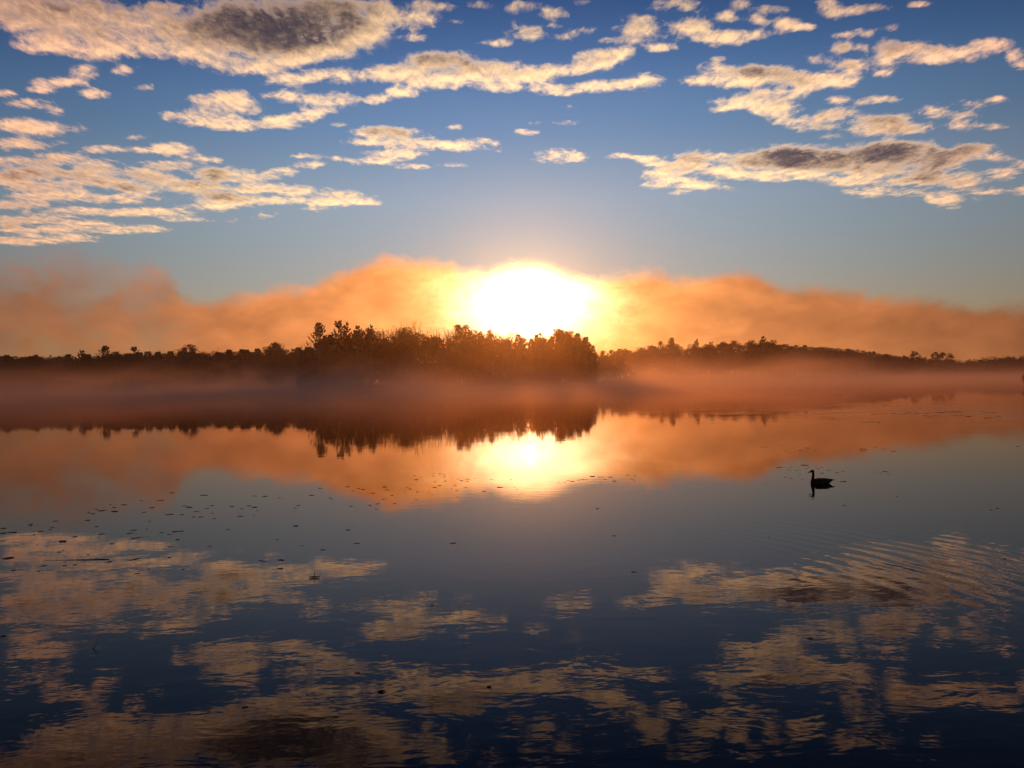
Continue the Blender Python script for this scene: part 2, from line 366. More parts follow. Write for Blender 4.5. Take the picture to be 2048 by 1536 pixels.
# ------------------------------------------------------------------ water
def make_water():
    xs = [-3000, 3000]
    o = mesh_obj('water', [(-3000, -40, 0), (3000, -40, 0), (3000, 3000, 0), (-3000, 3000, 0)], [(0, 1, 2, 3)], None and 0 or M_ground)
    m = bpy.data.materials.new('lake_water'); m.use_nodes = True
    o.data.materials[0] = m
    nt = NT(m.node_tree); b = nt.n['Principled BSDF']
    nt.n.remove(b)
    gl = nt.node('ShaderNodeBsdfGlossy'); gl.inputs['Color'].default_value = (.86, .73, .68, 1)
    gl.inputs['Roughness'].default_value = 0.01
    df = nt.node('ShaderNodeBsdfDiffuse'); df.inputs['Color'].default_value = (.002, .003, .007, 1)
    fr = nt.node('ShaderNodeFresnel'); fr.inputs['IOR'].default_value = 1.16
    mx = nt.node('ShaderNodeMixShader')
    nt.l.new(fr.outputs[0], mx.inputs[0]); nt.l.new(df.outputs[0], mx.inputs[1]); nt.l.new(gl.outputs[0], mx.inputs[2])
    nt.l.new(mx.outputs[0], nt.n['Material Output'].inputs['Surface'])
    pos = nt.node('ShaderNodeNewGeometry').outputs['Position']
    x, y, z = nt.sep(pos)
    # slow swells and fine ripples, slightly longer across the view
    pa = nt.xyz(nt.m('MULTIPLY', x, .7), y, 0.0)
    h1 = nt.noise(pa, 2.1, 3, .55, .3)
    h2 = nt.noise(pa, .32, 2, .5)
    near = nt.smooth(y, 30, 9)                    # more ruffled close by
    patch = nt.noise(nt.xyz(nt.m('MULTIPLY', x, .25), y, 3.0), .11, 2, .5)
    a1 = nt.m('MULTIPLY', nt.m('MULTIPLY_ADD', near, .0010, .0009), nt.smooth(patch, .35, .65, .45, 1.5))
    H = nt.m('MULTIPLY', h1, a1)
    H = nt.m('ADD', H, nt.m('MULTIPLY', h2, .0016))
    # wavelets left by the goose: a curved train of ripples off to the right
    for (cx, cy, wx, wy, rot, lam, amp, ox, oy) in WAKES:
        ca, sa = math.cos(rot), math.sin(rot)
        dx = nt.m('SUBTRACT', x, cx); dy = nt.m('SUBTRACT', y, cy)
        p = nt.m('DIVIDE', nt.m('ADD', nt.m('MULTIPLY', dx, ca), nt.m('MULTIPLY', dy, sa)), wx)
        q = nt.m('DIVIDE', nt.m('SUBTRACT', nt.m('MULTIPLY', dy, ca), nt.m('MULTIPLY', dx, sa)), wy)
        e = nt.m('EXPONENT', nt.m('MULTIPLY', nt.m('ADD', nt.m('MULTIPLY', p, p), nt.m('MULTIPLY', q, q)), -1.0))
        rad = nt.v('DISTANCE', nt.xyz(x, y, 0.0), (ox, oy, 0.0))
        wob = nt.m('MULTIPLY', nt.noise(pos, .8, 2, .5), .35)
        s = nt.m('SINE', nt.m('MULTIPLY', nt.m('ADD', rad, wob), 2 * math.pi / lam))
        brk = nt.smooth(nt.noise(pos, .9, 2, .5), .3, .6, .3, 1.0)
        H = nt.m('ADD', H, nt.m('MULTIPLY', nt.m('MULTIPLY', s, e), nt.m('MULTIPLY', brk, amp)))
    # a breeze patch far off to the right
    dx = nt.m('DIVIDE', nt.m('SUBTRACT', x, 36.0), 17.0); dy = nt.m('DIVIDE', nt.m('SUBTRACT', y, 84.0), 22.0)
    e = nt.m('EXPONENT', nt.m('MULTIPLY', nt.m('ADD', nt.m('MULTIPLY', dx, dx), nt.m('MULTIPLY', dy, dy)), -1.0))
    pb = nt.noise(nt.xyz(nt.m('MULTIPLY', x, .18), y, 0.0), .55, 4, .65)
    H = nt.m('ADD', H, nt.m('MULTIPLY', nt.m('MULTIPLY', e, .016), nt.smooth(pb, .5, .75)))
    bmp = nt.node('ShaderNodeBump'); bmp.inputs['Strength'].default_value = 1.0
    bmp.inputs['Distance'].default_value = 1.0
    nt.set(bmp.inputs['Height'], H)
    nt.l.new(bmp.outputs[0], gl.inputs['Normal']); nt.l.new(bmp.outputs[0], fr.inputs['Normal'])
    tag(o, kind='structure')
wc = on_water(1850, 1125)
g0 = on_water(1640, 967)
WAKES = [
    # cx, cy, wx, wy, rot, wavelength, amplitude, centre of the rings
    (wc.x, wc.y, 1.9, 4.8, R(12), .42, .0013, wc.x - 14.0, wc.y + 5.5 - 10),
    (g0.x + 1.5, g0.y - 4, 3.5, 4.0, 0, .30, .0008, g0.x - .3, g0.y),
]
make_water()

# ------------------------------------------------------------------ ground (lake bed and shores)
D_ISL, D_LEFT, D_RIGHT = 540.0, 760.0, 860.0
def shoreline(x):
    """distance of the far shore at world x"""
    def sm(t): t = max(0, min(1, t)); return t * t * (3 - 2 * t)
    left = D_LEFT - 12
    isl = D_ISL - 14
    right = D_RIGHT - 14
    t1 = sm((x + 132) / 22)
    t2 = sm((x - 40) / 14)
    d = left + (isl - left) * t1
    d = d + (right - d) * t2
    return d + 5 * math.sin(x * .043) + 3 * math.sin(x * .11 + 1)
def ground_z(x, y):
    s = shoreline(x)
    t = (y - s)
    back = (-y - 14)
    t = max(t, back)
    return max(-1.6, min(2.2, t * .16 - .1))
def make_ground():
    xs = [-3000, -2200, -1500, -1100] + [i * 8.0 for i in range(-110, 111)] + [1100, 1500, 2200, 3000]
    ys = [-400, -60, -30, -16, -8, 200, 480] + [500 + i * 8 for i in range(0, 56)] + [1000, 1500, 3000]
    V = [(x, y, ground_z(x, y)) for y in ys for x in xs]
    n = len(xs)
    Fc = [(j * n + i, j * n + i + 1, (j + 1) * n + i + 1, (j + 1) * n + i) for j in range(len(ys) - 1) for i in range(n - 1)]
    o = mesh_obj('ground', V, Fc, M_ground, smooth=True)
    tag(o, kind='structure')
make_ground()

# ------------------------------------------------------------------ tree builders (unit size: height 1)
def tube(V, Fc, p0, p1, r0, r1, n=4):
    d = (p1 - p0)
    if d.length < 1e-6: return
    d = d.normalized(); a = d.orthogonal().normalized(); b = d.cross(a); k = len(V)
    for p, r in ((p0, r0), (p1, r1)):
        for i in range(n):
            t = 2 * math.pi * i / n
            V.append(p + (a * math.cos(t) + b * math.sin(t)) * r)
    for i in range(n):
        j = (i + 1) % n
        Fc.append((k + i, k + j, k + n + j, k + n + i))

def blade(V, Fc, p, d, L, W, rng):
    """one thin leaf-shaped face"""
    s = d.cross(Vector((rng.uniform(-1, 1), rng.uniform(-1, 1), rng.uniform(-1, 1))))
    if s.length < 1e-4: return
    s = s.normalized() * W; k = len(V)
    V.extend([p - s * .5, p + d * L * .45 + s, p + d * L, p + d * L * .4 - s])
    Fc.append((k, k + 1, k + 2, k + 3))

def rvec(rng):
    while True:
        v = Vector((rng.uniform(-1, 1), rng.uniform(-1, 1), rng.uniform(-1, 1)))
        if .05 < v.length < 1: return v.normalized()

def pine_mesh(seed, H=34, width=.30, up=.55, start=.22, open_=1.0, step=1.0):
    """eastern white pine: whorls of long up-swept limbs carrying plumes of needles"""
    rng = random.Random(seed)
    TV, TF, LV, LF = [], [], [], []
    lean = Vector((rng.uniform(-.015, .015), rng.uniform(-.015, .015), 0))
    pts = [Vector((0, 0, -1))] + [Vector((0, 0, H * t)) + lean * H * t * t for t in (.25, .5, .75, .98)]
    rad = [H * .016, H * .013, H * .010, H * .006, H * .0015]
    for i in range(4): tube(TV, TF, pts[i], pts[i + 1], rad[i], rad[i + 1], 7)
    z = start
    while z < .985:
        t = (z - start) / (1 - start)
        prof = (math.sin(min(1, t * 1.35 + .28) * math.pi * .5) if t < .45 else 1) * (1 - t) ** .85
        n = rng.randint(4, 6)
        a0 = rng.uniform(0, 6.28)
        for k in range(n):
            if rng.random() < .12 * open_: continue
            a = a0 + k * 6.283 / n + rng.uniform(-.3, .3)
            L = H * width * prof * rng.uniform(.55, 1.15) + H * .02
            out = Vector((math.cos(a), math.sin(a), 0))
            p = Vector((0, 0, H * z)) + lean * H * z * z
            seg = 5
            prev = p; slope = rng.uniform(-.05, .25) + up * t * .8
            for s in range(1, seg + 1):
                q = s / seg
                nx = prev + (out + Vector((0, 0, slope + up * q * 1.1))).normalized() * (L / seg)
                nx += Vector((rng.uniform(-.03, .03), rng.uniform(-.03, .03), 0)) * L
                tube(TV, TF, prev, nx, H * .0035 * (1.1 - q) + .03, H * .0035 * (.9 - q * .8) + .02, 3)
                if q > .25:
                    for c in range(3 if L > 2 else 2):
                        side = out.cross(Vector((0, 0, 1))) * rng.choice((-1, 1)) * rng.uniform(0, .16) * L * (1.25 - q)
                        cp = prev.lerp(nx, rng.random()) + side + Vector((0, 0, rng.uniform(0, .25)))
                        for b in range(9):
                            d = (rvec(rng) * .7 + out * .8 + Vector((0, 0, .7))).normalized()
                            blade(LV, LF, cp + rvec(rng) * .22, d, rng.uniform(.45, 1.0), rng.uniform(.10, .19), rng)
                prev = nx
        z += step * rng.uniform(.060, .085) * (1.15 - .4 * t) * (1 + .25 * open_ * (rng.random() - .3))
    for b in range(8):
        blade(LV, LF, pts[-1] + Vector((0, 0, -rng.random() * 1.2)), (rvec(rng) * .5 + Vector((0, 0, 1))).normalized(), .9, .12, rng)
    return TV, TF, LV, LF

def bare_mesh(seed, H=30, spread=.5, thick=1.0, leaves=0):
    """leafless hardwood: forked limbs down to a haze of twigs"""
    rng = random.Random(seed)
    TV, TF, LV, LF = [], [], [], []
    def grow(p, d, L, r, depth):
        q = p
        n = 3 if depth < 3 else 2
        for s in range(n):
            d2 = (d + rvec(rng) * .16 + Vector((0, 0, .05))).normalized()
            q2 = q + d2 * L / n
            r2 = r * (1 - .22 * (s + 1) / n)
            tgtV, tgtF = (TV, TF) if depth < 3 else (LV, LF)
            tube(tgtV, tgtF, q, q2, max(r * (1 - .22 * s / n), .022), max(r2, .018), 6 if depth == 0 else (4 if depth < 3 else 3))
            if depth >= 4 and leaves:
                for c in range(leaves):
                    blade(LV, LF, q2 + rvec(rng) * .4, rvec(rng), rng.uniform(.3, .6), .14, rng)
            q, d = q2, d2
        if depth >= 5: return
        for k in range(rng.choice((2, 3, 3)) if depth else rng.choice((3, 4))):
            a = rng.uniform(.25, .75) * spread * 1.4
            ax = d.orthogonal().normalized(); ax.rotate(Matrix.Rotation(rng.uniform(0, 6.283), 3, d))
            nd = (d * math.cos(a) + ax * math.sin(a)); nd = (nd + Vector((0, 0, .16))).normalized()
            grow(q, nd, L * rng.uniform(.58, .86), r * rng.uniform(.48, .66), depth + 1)
        if depth in (1, 2, 3):
            for k in range(2):
                ax = rvec(rng); grow(p.lerp(q, rng.uniform(.4, .9)), (d * .5 + ax).normalized(), L * .5, r * .35, depth + 2)
    grow(Vector((0, 0, -.5)), Vector((0, 0, 1)), H * .30, H * .012 * thick, 0)
    # scale to the height asked for
    zmax = max(v.z for v in TV + LV); s = H / zmax
    TV[:] = [v * s for v in TV]; LV[:] = [v * s for v in LV]
    return TV, TF, LV, LF

def round_mesh(seed, H=24, width=.36, base=.22, n_cl=60, per=62, leafsize=.62, narrow=0):
    """leafy or needled tree with a clumped, uneven crown"""
    rng = random.Random(seed)
    TV, TF, LV, LF = [], [], [], []
    tube(TV, TF, Vector((0, 0, -.6)), Vector((0, 0, H * .35)), H * .018, H * .014, 7)
    tube(TV, TF, Vector((0, 0, H * .35)), Vector((rng.uniform(-.4, .4), 0, H * .82)), H * .014, H * .004, 6)
    for i in range(n_cl):
        t = rng.random() ** .8
        zz = base + (1 - base) * t
        prof = math.sin(math.pi * min(1, .12 + .88 * t) ** (.75 if not narrow else .55)) ** .6 if t < .97 else .25
        a = rng.uniform(0, 6.283); rr = H * width * prof * math.sqrt(rng.random()) * rng.uniform(.75, 1.15)
        c = Vector((math.cos(a) * rr, math.sin(a) * rr, H * zz * .97))
        tube(TV, TF, Vector((0, 0, max(H * .2, c.z - rr * .7))), c, H * .005, .03, 3)
        R_ = H * rng.uniform(.035, .085)
        for k in range(per):
            o_ = rvec(rng) * R_ * rng.uniform(.4, 1.15); o_.z *= .75
            blade(LV, LF, c + o_, (rvec(rng) + Vector((0, 0, .3))).normalized(), rng.uniform(.5, 1.2) * leafsize, .3 * leafsize, rng)
    zmax = max(v.z for v in LV); s = H / zmax
    TV[:] = [v * s for v in TV]; LV[:] = [v * s for v in LV]
    return TV, TF, LV, LF

PROTO = {}
def make_proto(kind, i):
    if (kind, i) in PROTO: return PROTO[(kind, i)]
    if kind == 'pine': H = 34; d = pine_mesh(10 + i, H, width=(.40, .34, .38, .30)[i % 4], up=.95); lm = M_needle
    elif kind == 'fir': H = 26; d = pine_mesh(40 + i, H, width=.24, up=.2, start=.08, open_=.4, step=.6); lm = M_needle
    elif kind == 'bare': H = 30; d = bare_mesh(70 + i, H, spread=(.42, .55, .36, .5, .3)[i % 5]); lm = M_twig
    elif kind == 'sparse': H = 30; d = bare_mesh(170 + i, H, spread=(.40, .5, .34)[i % 3], leaves=2); lm = M_leaf
    elif kind == 'round': H = 24; d = round_mesh(100 + i, H, width=(.34, .28, .40, .30)[i % 4]); lm = M_leaf
    elif kind == 'slim': H = 24; d = round_mesh(140 + i, H, width=(.17, .2, .15)[i % 3], base=.15, n_cl=50, narrow=1); lm = M_needle
    TV, TF, LV, LF = d
    res = []
    for nm, v, f, m_ in (('trunk', TV, TF, M_bark), ('crown', LV, LF, lm)):
        me = bpy.data.meshes.new(nm); me.from_pydata([tuple(q) for q in v], [], f); me.materials.append(m_); me.update()
        res.append(me)
    PROTO[(kind, i)] = (res[0], res[1], H)
    return PROTO[(kind, i)]

def plant(kind, i, px, top, D, name, label, cat, group=None, sx=1.0, rz=None):
    tm, cm, H0 = make_proto(kind, i)
    P = at_dist(px, top, D)
    gz = ground_z(P.x, P.y)
    h = P.z - gz
    s = h / H0
    o = empty(name, (P.x, P.y, gz), RNG.uniform(0, 6.28) if rz is None else rz)
    o.scale = (s * sx, s * sx, s)
    tag(o, label, cat, group)
    for nm, me in (('trunk', tm), ('crown', cm)):
        c = bpy.data.objects.new(nm, me); C.objects.link(c); c.parent = o
    return o

RNG = random.Random(5)
def prof(pts, x):
    return float(np.interp(x, [p[0] for p in pts], [p[1] for p in pts]))

# --- the wooded point in the middle
ISL = [(596,712),(606,700),(622,690),(640,676),(660,672),(690,668),(720,658),(745,655),(770,656),(800,650),(830,648),(860,650),(890,655),(920,658),(960,657),(985,658),(1010,662),(1035,669),(1060,673),(1085,670),(1110,664),(1135,662),(1152,672),(1170,680),(1184,694),(1196,714)]
# landmark trees, each told apart on the skyline
plant('pine', 0, 638, 648, 532, 'pine_tree', 'tall dark pine with upswept boughs, first at the left end of the wooded point', 'pine tree', 'pines on the wooded point')
plant('pine', 1, 676, 641, 534, 'pine_tree', 'tallest dark pine of the wooded point, in the middle of the three upswept pines', 'pine tree', 'pines on the wooded point')
plant('pine', 3, 692, 645, 538, 'pine_tree', 'pointed dark pine right against the tallest pine of the wooded point', 'pine tree', 'pines on the wooded point')
plant('pine', 2, 714, 652, 536, 'pine_tree', 'broad dark pine with drooping right shoulder, fourth of the pines on the point', 'pine tree', 'pines on the wooded point')
plant('pine', 3, 741, 650, 530, 'pine_tree', 'dense blunt topped pine between the tall pines and the bare trees', 'pine tree', 'pines on the wooded point')
plant('round', 1, 656, 668, 536, 'pine_tree', 'low dark filler tree between the first and the tallest pine', 'tree', 'pines on the wooded point')
plant('bare', 2, 802, 640, 545, 'bare_tree', 'tall bare tree sticking up left of the middle of the wooded point', 'tree', 'bare trees on the wooded point')
plant('bare', 4, 833, 637, 545, 'bare_tree', 'thin bare tree with two feathery tops, highest of the bare trees on the point', 'tree', 'bare trees on the wooded point')
plant('slim', 0, 918, 647, 530, 'slim_tree', 'narrow columnar tree, left one of the twin spires at the edge of the glare', 'tree', 'twin spires at the edge of the glare', 1.1)
plant('slim', 1, 931, 647, 531, 'slim_tree', 'narrow columnar tree, right one of the twin spires at the edge of the glare', 'tree', 'twin spires at the edge of the glare')
plant('bare', 1, 985, 655, 545, 'bare_tree', 'small bare tree rising into the left part of the white glare', 'tree', 'bare trees on the wooded point')
plant('bare', 0, 1023, 652, 540, 'bare_tree', 'spiky bare tree rising beside the gap in the middle of the white glare', 'tree', 'bare trees on the wooded point', .8)
plant('slim', 2, 1081, 662, 532, 'slim_tree', 'narrow dark spire alone in the brightest part of the glare', 'tree', None)
plant('round', 0, 1117, 656, 540, 'round_tree', 'large round crowned tree with light gaps at the right end of the wooded point', 'tree', None, 1.2)
plant('round', 2, 1140, 660, 545, 'round_tree', 'round crowned tree touching the large one at the right end of the point', 'tree', None)
plant('fir', 0, 1155, 668, 530, 'fir_tree', 'dark fir with sloping right side, upper of the two firs ending the point', 'fir tree', 'firs at the right end of the point')
plant('fir', 1, 1172, 675, 526, 'fir_tree', 'lowest spiky fir at the far right tip of the wooded point', 'fir tree', 'firs at the right end of the point', 1.15)
plant('fir', 2, 1184, 692, 524, 'fir_tree', 'short spiky fir leaning out over the water at the tip of the point', 'fir tree', 'firs at the right end of the point')
x = 604.0
while x < 1190:
    tp = prof(ISL, x) + RNG.uniform(-2, 9)
    if x < 730: kind = RNG.choice(('pine', 'fir', 'round'))
    elif x < 1030: kind = RNG.choice(('bare', 'bare', 'sparse', 'sparse', 'round'))
    else: kind = RNG.choice(('round', 'fir', 'sparse', 'round'))
    word = {'pine': 'pine', 'fir': 'fir', 'bare': 'leafless tree', 'sparse': 'thinly leaved tree', 'round': 'bushy tree'}[kind]
    part = 'left third' if x < 790 else ('middle' if x < 990 else 'right third')
    plant(kind, RNG.randint(0, 2), x, tp, 540 + RNG.uniform(-6, 24), {'pine': 'pine_tree', 'fir': 'fir_tree', 'bare': 'bare_tree', 'sparse': 'autumn_tree', 'round': 'round_tree'}[kind],
          'dark %s in the unbroken row on the %s of the wooded point' % (word, part), 'tree', '%s row on the %s of the wooded point' % (word, part))
    x += RNG.uniform(7, 11)

# --- left shore
LEFT = [(-60,712),(0,712),(50,711),(100,710),(150,709),(200,708),(250,706),(300,705),(350,704),(400,702),(450,701),(500,700),(550,698),(600,696),(625,696)]
for (kind, i, px, top, nm, lb) in (
    ('pine', 2, 164, 699, 'pine_tree', 'small flat topped pine poking above the left treeline, leftmost of the three that stand out'),
    ('pine', 0, 210, 691, 'pine_tree', 'pointed pine standing above the left treeline, second from the left edge'),
    ('pine', 1, 268, 691, 'pine_tree', 'wide branched pine above the left treeline beside the pointed pine'),
    ('round', 0, 229, 700, 'round_tree', 'small round tree between the two pines of the left treeline'),
    ('round', 2, 380, 685, 'round_tree', 'broad dome shaped tree, largest crown of the left treeline'),
    ('bare', 0, 318, 697, 'bare_tree', 'faint bare tree between the wide pine and the dome shaped tree'),
    ('bare', 2, 440, 692, 'bare_tree', 'thin bare pole of a tree right of the dome shaped tree'),
    ('bare', 3, 470, 695, 'bare_tree', 'low bare tree midway between the dome shaped tree and the wooded point'),
    ('round', 1, 535, 691, 'round_tree', 'low round tree just left of the pair near the wooded point'),
    ('round', 3, 552, 680, 'round_tree', 'taller round headed tree, left of the pair near the wooded point'),
    ('bare', 1, 589, 681, 'bare_tree', 'open crowned tree, right of the pair near the wooded point'),
    ('bare', 4, 602, 677, 'bare_tree', 'tall bare tree touching the left end of the wooded point')):
    plant(kind, i, px, top + 2, D_LEFT + 3, nm, lb, 'pine tree' if kind == 'pine' else 'tree', 'trees that stand out on the left treeline', 1.3)
x = -50.0
while x < 625:
    kind = RNG.choice(('round', 'bare', 'sparse', 'fir', 'round'))
    word = {'fir': 'fir', 'bare': 'leafless tree', 'sparse': 'thinly leaved tree', 'round': 'bushy tree'}[kind]
    part = 'far left' if x < 300 else 'left'
    plant(kind, RNG.randint(0, 2), x, prof(LEFT, x) + RNG.uniform(-1, 3), D_LEFT + RNG.uniform(-4, 25), {'fir': 'fir_tree', 'bare': 'bare_tree', 'sparse': 'autumn_tree', 'round': 'round_tree'}[kind],
          'misty %s in the even %s treeline across the lake' % (word, part), 'tree', '%s row of the %s treeline' % (word, part), 1.6)
    x += RNG.uniform(6.5, 10)

# --- right shore
RIGHT = [(1185,706),(1198,703),(1260,697),(1300,692),(1321,688),(1343,685),(1369,690),(1393,686),(1422,689),(1448,687),(1470,687),(1488,694),(1498,686),(1525,682),(1545,684),(1571,688),(1632,693),(1720,696),(1746,703),(1786,708),(1808,711),(1850,714),(1905,718),(1912,719),(1961,714),(2005,710),(2027,708),(2110,708)]
for (kind, i, px, top, nm, lb, ct) in (
    ('pine', 1, 1321, 682, 'pine_tree', 'ragged pine, leftmost of the tops in the orange mist on the right shore', 'pine tree'),
    ('pine', 0, 1343, 677, 'pine_tree', 'taller pointed pine beside the ragged one in the orange mist', 'pine tree'),
    ('pine', 3, 1393, 678, 'pine_tree', 'pointed pine alone between two dips of the right treeline', 'pine tree'),
    ('pine', 2, 1422, 684, 'pine_tree', 'low wide pine right of the lone pointed pine', 'pine tree'),
    ('round', 3, 1448, 681, 'round_tree', 'bushy treetop, left of the two before the notch in the right treeline', 'tree'),
    ('round', 0, 1470, 680, 'round_tree', 'bushy treetop at the left rim of the notch in the right treeline', 'tree'),
    ('round', 2, 1503, 679, 'round_tree', 'wide dark crown at the right rim of the notch', 'tree'),
    ('pine', 2, 1526, 673, 'pine_tree', 'highest tree of the right shore, a flat topped pine above the dark crowns', 'pine tree'),
    ('round', 1, 1545, 679, 'round_tree', 'dark round crown just right of the highest tree of the right shore', 'tree'),
    ('round', 2, 1827, 701, 'round_tree', 'isolated round crown on the low end of the right ridge', 'tree'),
    ('round', 0, 1870, 703, 'round_tree', 'dark round crown, left one of the close pair near the right edge', 'tree'),
    ('round', 3, 1885, 703, 'round_tree', 'dark round crown in the middle of the close group near the right edge', 'tree'),
    ('round', 1, 1899, 706, 'round_tree', 'dark crown ending the close group before the low far trees', 'tree')):
    plant(kind, i, px, top, D_RIGHT + 2, nm, lb, ct, 'trees that stand out on the right treeline')
x = 1188.0
while x < 2105:
    if x < 1500: kind = RNG.choice(('round', 'bare', 'sparse', 'pine'))
    elif x < 1910: kind = RNG.choice(('slim', 'fir', 'slim', 'round'))
    else: kind = RNG.choice(('bare', 'bare', 'sparse', 'bare'))
    word = {'pine': 'pine', 'fir': 'fir', 'bare': 'leafless tree', 'sparse': 'thinly leaved tree', 'round': 'bushy tree', 'slim': 'narrow tree'}[kind]
    part = 'misty part' if x < 1500 else ('dark ridge' if x < 1910 else 'low far end')
    plant(kind, RNG.randint(0, 2), x, prof(RIGHT, x) + RNG.uniform(-1, 3), D_RIGHT + RNG.uniform(-4, 25), {'pine': 'pine_tree', 'fir': 'fir_tree', 'bare': 'bare_tree', 'sparse': 'autumn_tree', 'round': 'round_tree', 'slim': 'slim_tree'}[kind],
          'dark %s in the row on the %s of the right treeline' % (word, part), 'tree', '%s row on the %s of the right treeline' % (word, part), 1.45)
    x += RNG.uniform(7, 10.5)

# --- the wood and brush behind the front rows: a mass nobody could count
def thicket(name, label, pr, x0, x1, D, depth, n, low, mat_, size, lift=6):
    rng = random.Random(hash(name) % 1000 + int(x0) + 7)
    V, Fc = [], []
    for k in range(n):
        px = rng.uniform(x0, x1)
        dd = D + rng.uniform(2, depth)
        top = at_dist(px, prof(pr, px) + lift, dd)
        gz = ground_z(top.x, dd)
        t = rng.random() ** .8
        c = Vector((top.x, dd, gz + (top.z - gz) * t * rng.uniform(low, 1)))
        rr = size * rng.uniform(.4, 1.0)
        for b in range(16):
            blade(V, Fc, c + rvec(rng) * rr, (rvec(rng) + Vector((0, 0, .5))).normalized(), rng.uniform(.8, 2.0), rng.uniform(.25, .5), rng)
    o = mesh_obj(name, V, Fc, mat_)
    tag(o, label, 'wood', kind='stuff')
thicket('wood', 'dense dark undergrowth and trunks filling the wooded point', ISL, 600, 1188, D_ISL + 2, 40, 5200, .6, M_brush, 1.6, 20)
thicket('wood', 'dense misty wood behind the front row of the left shore', LEFT, -80, 630, D_LEFT + 4, 40, 6500, .7, M_brush, 2.0, 5)
thicket('wood', 'dense dark wood behind the front row of the right shore', RIGHT, 1180, 2120, D_RIGHT + 4, 40, 6500, .7, M_brush, 2.0, 7)

# --- red bush on the shore at the right edge
def edge_bush():
    P = on_water(2056, 771)
    o = empty('shore_bush', (P.x, P.y, 0)); tag(o, 'small dark red bush on the waterline, cut by the right edge of the view', 'bush')
    rng = random.Random(3); TV, TF, LV, LF = [], [], [], []
    for k in range(26):
        a = rng.uniform(0, 6.28); c = Vector((math.cos(a) * rng.uniform(0, 1.2), math.sin(a) * rng.uniform(0, 1.2), rng.uniform(.5, 2.2)))
        tube(TV, TF, Vector((0, 0, -.3)), c, .05, .02, 3)
        for b in range(60): blade(LV, LF, c + rvec(rng) * .35, rvec(rng), .22, .09, rng)
    mesh_obj('stem', TV, TF, M_bark, o); mesh_obj('foliage', LV, LF, M_bush, o)
edge_bush()

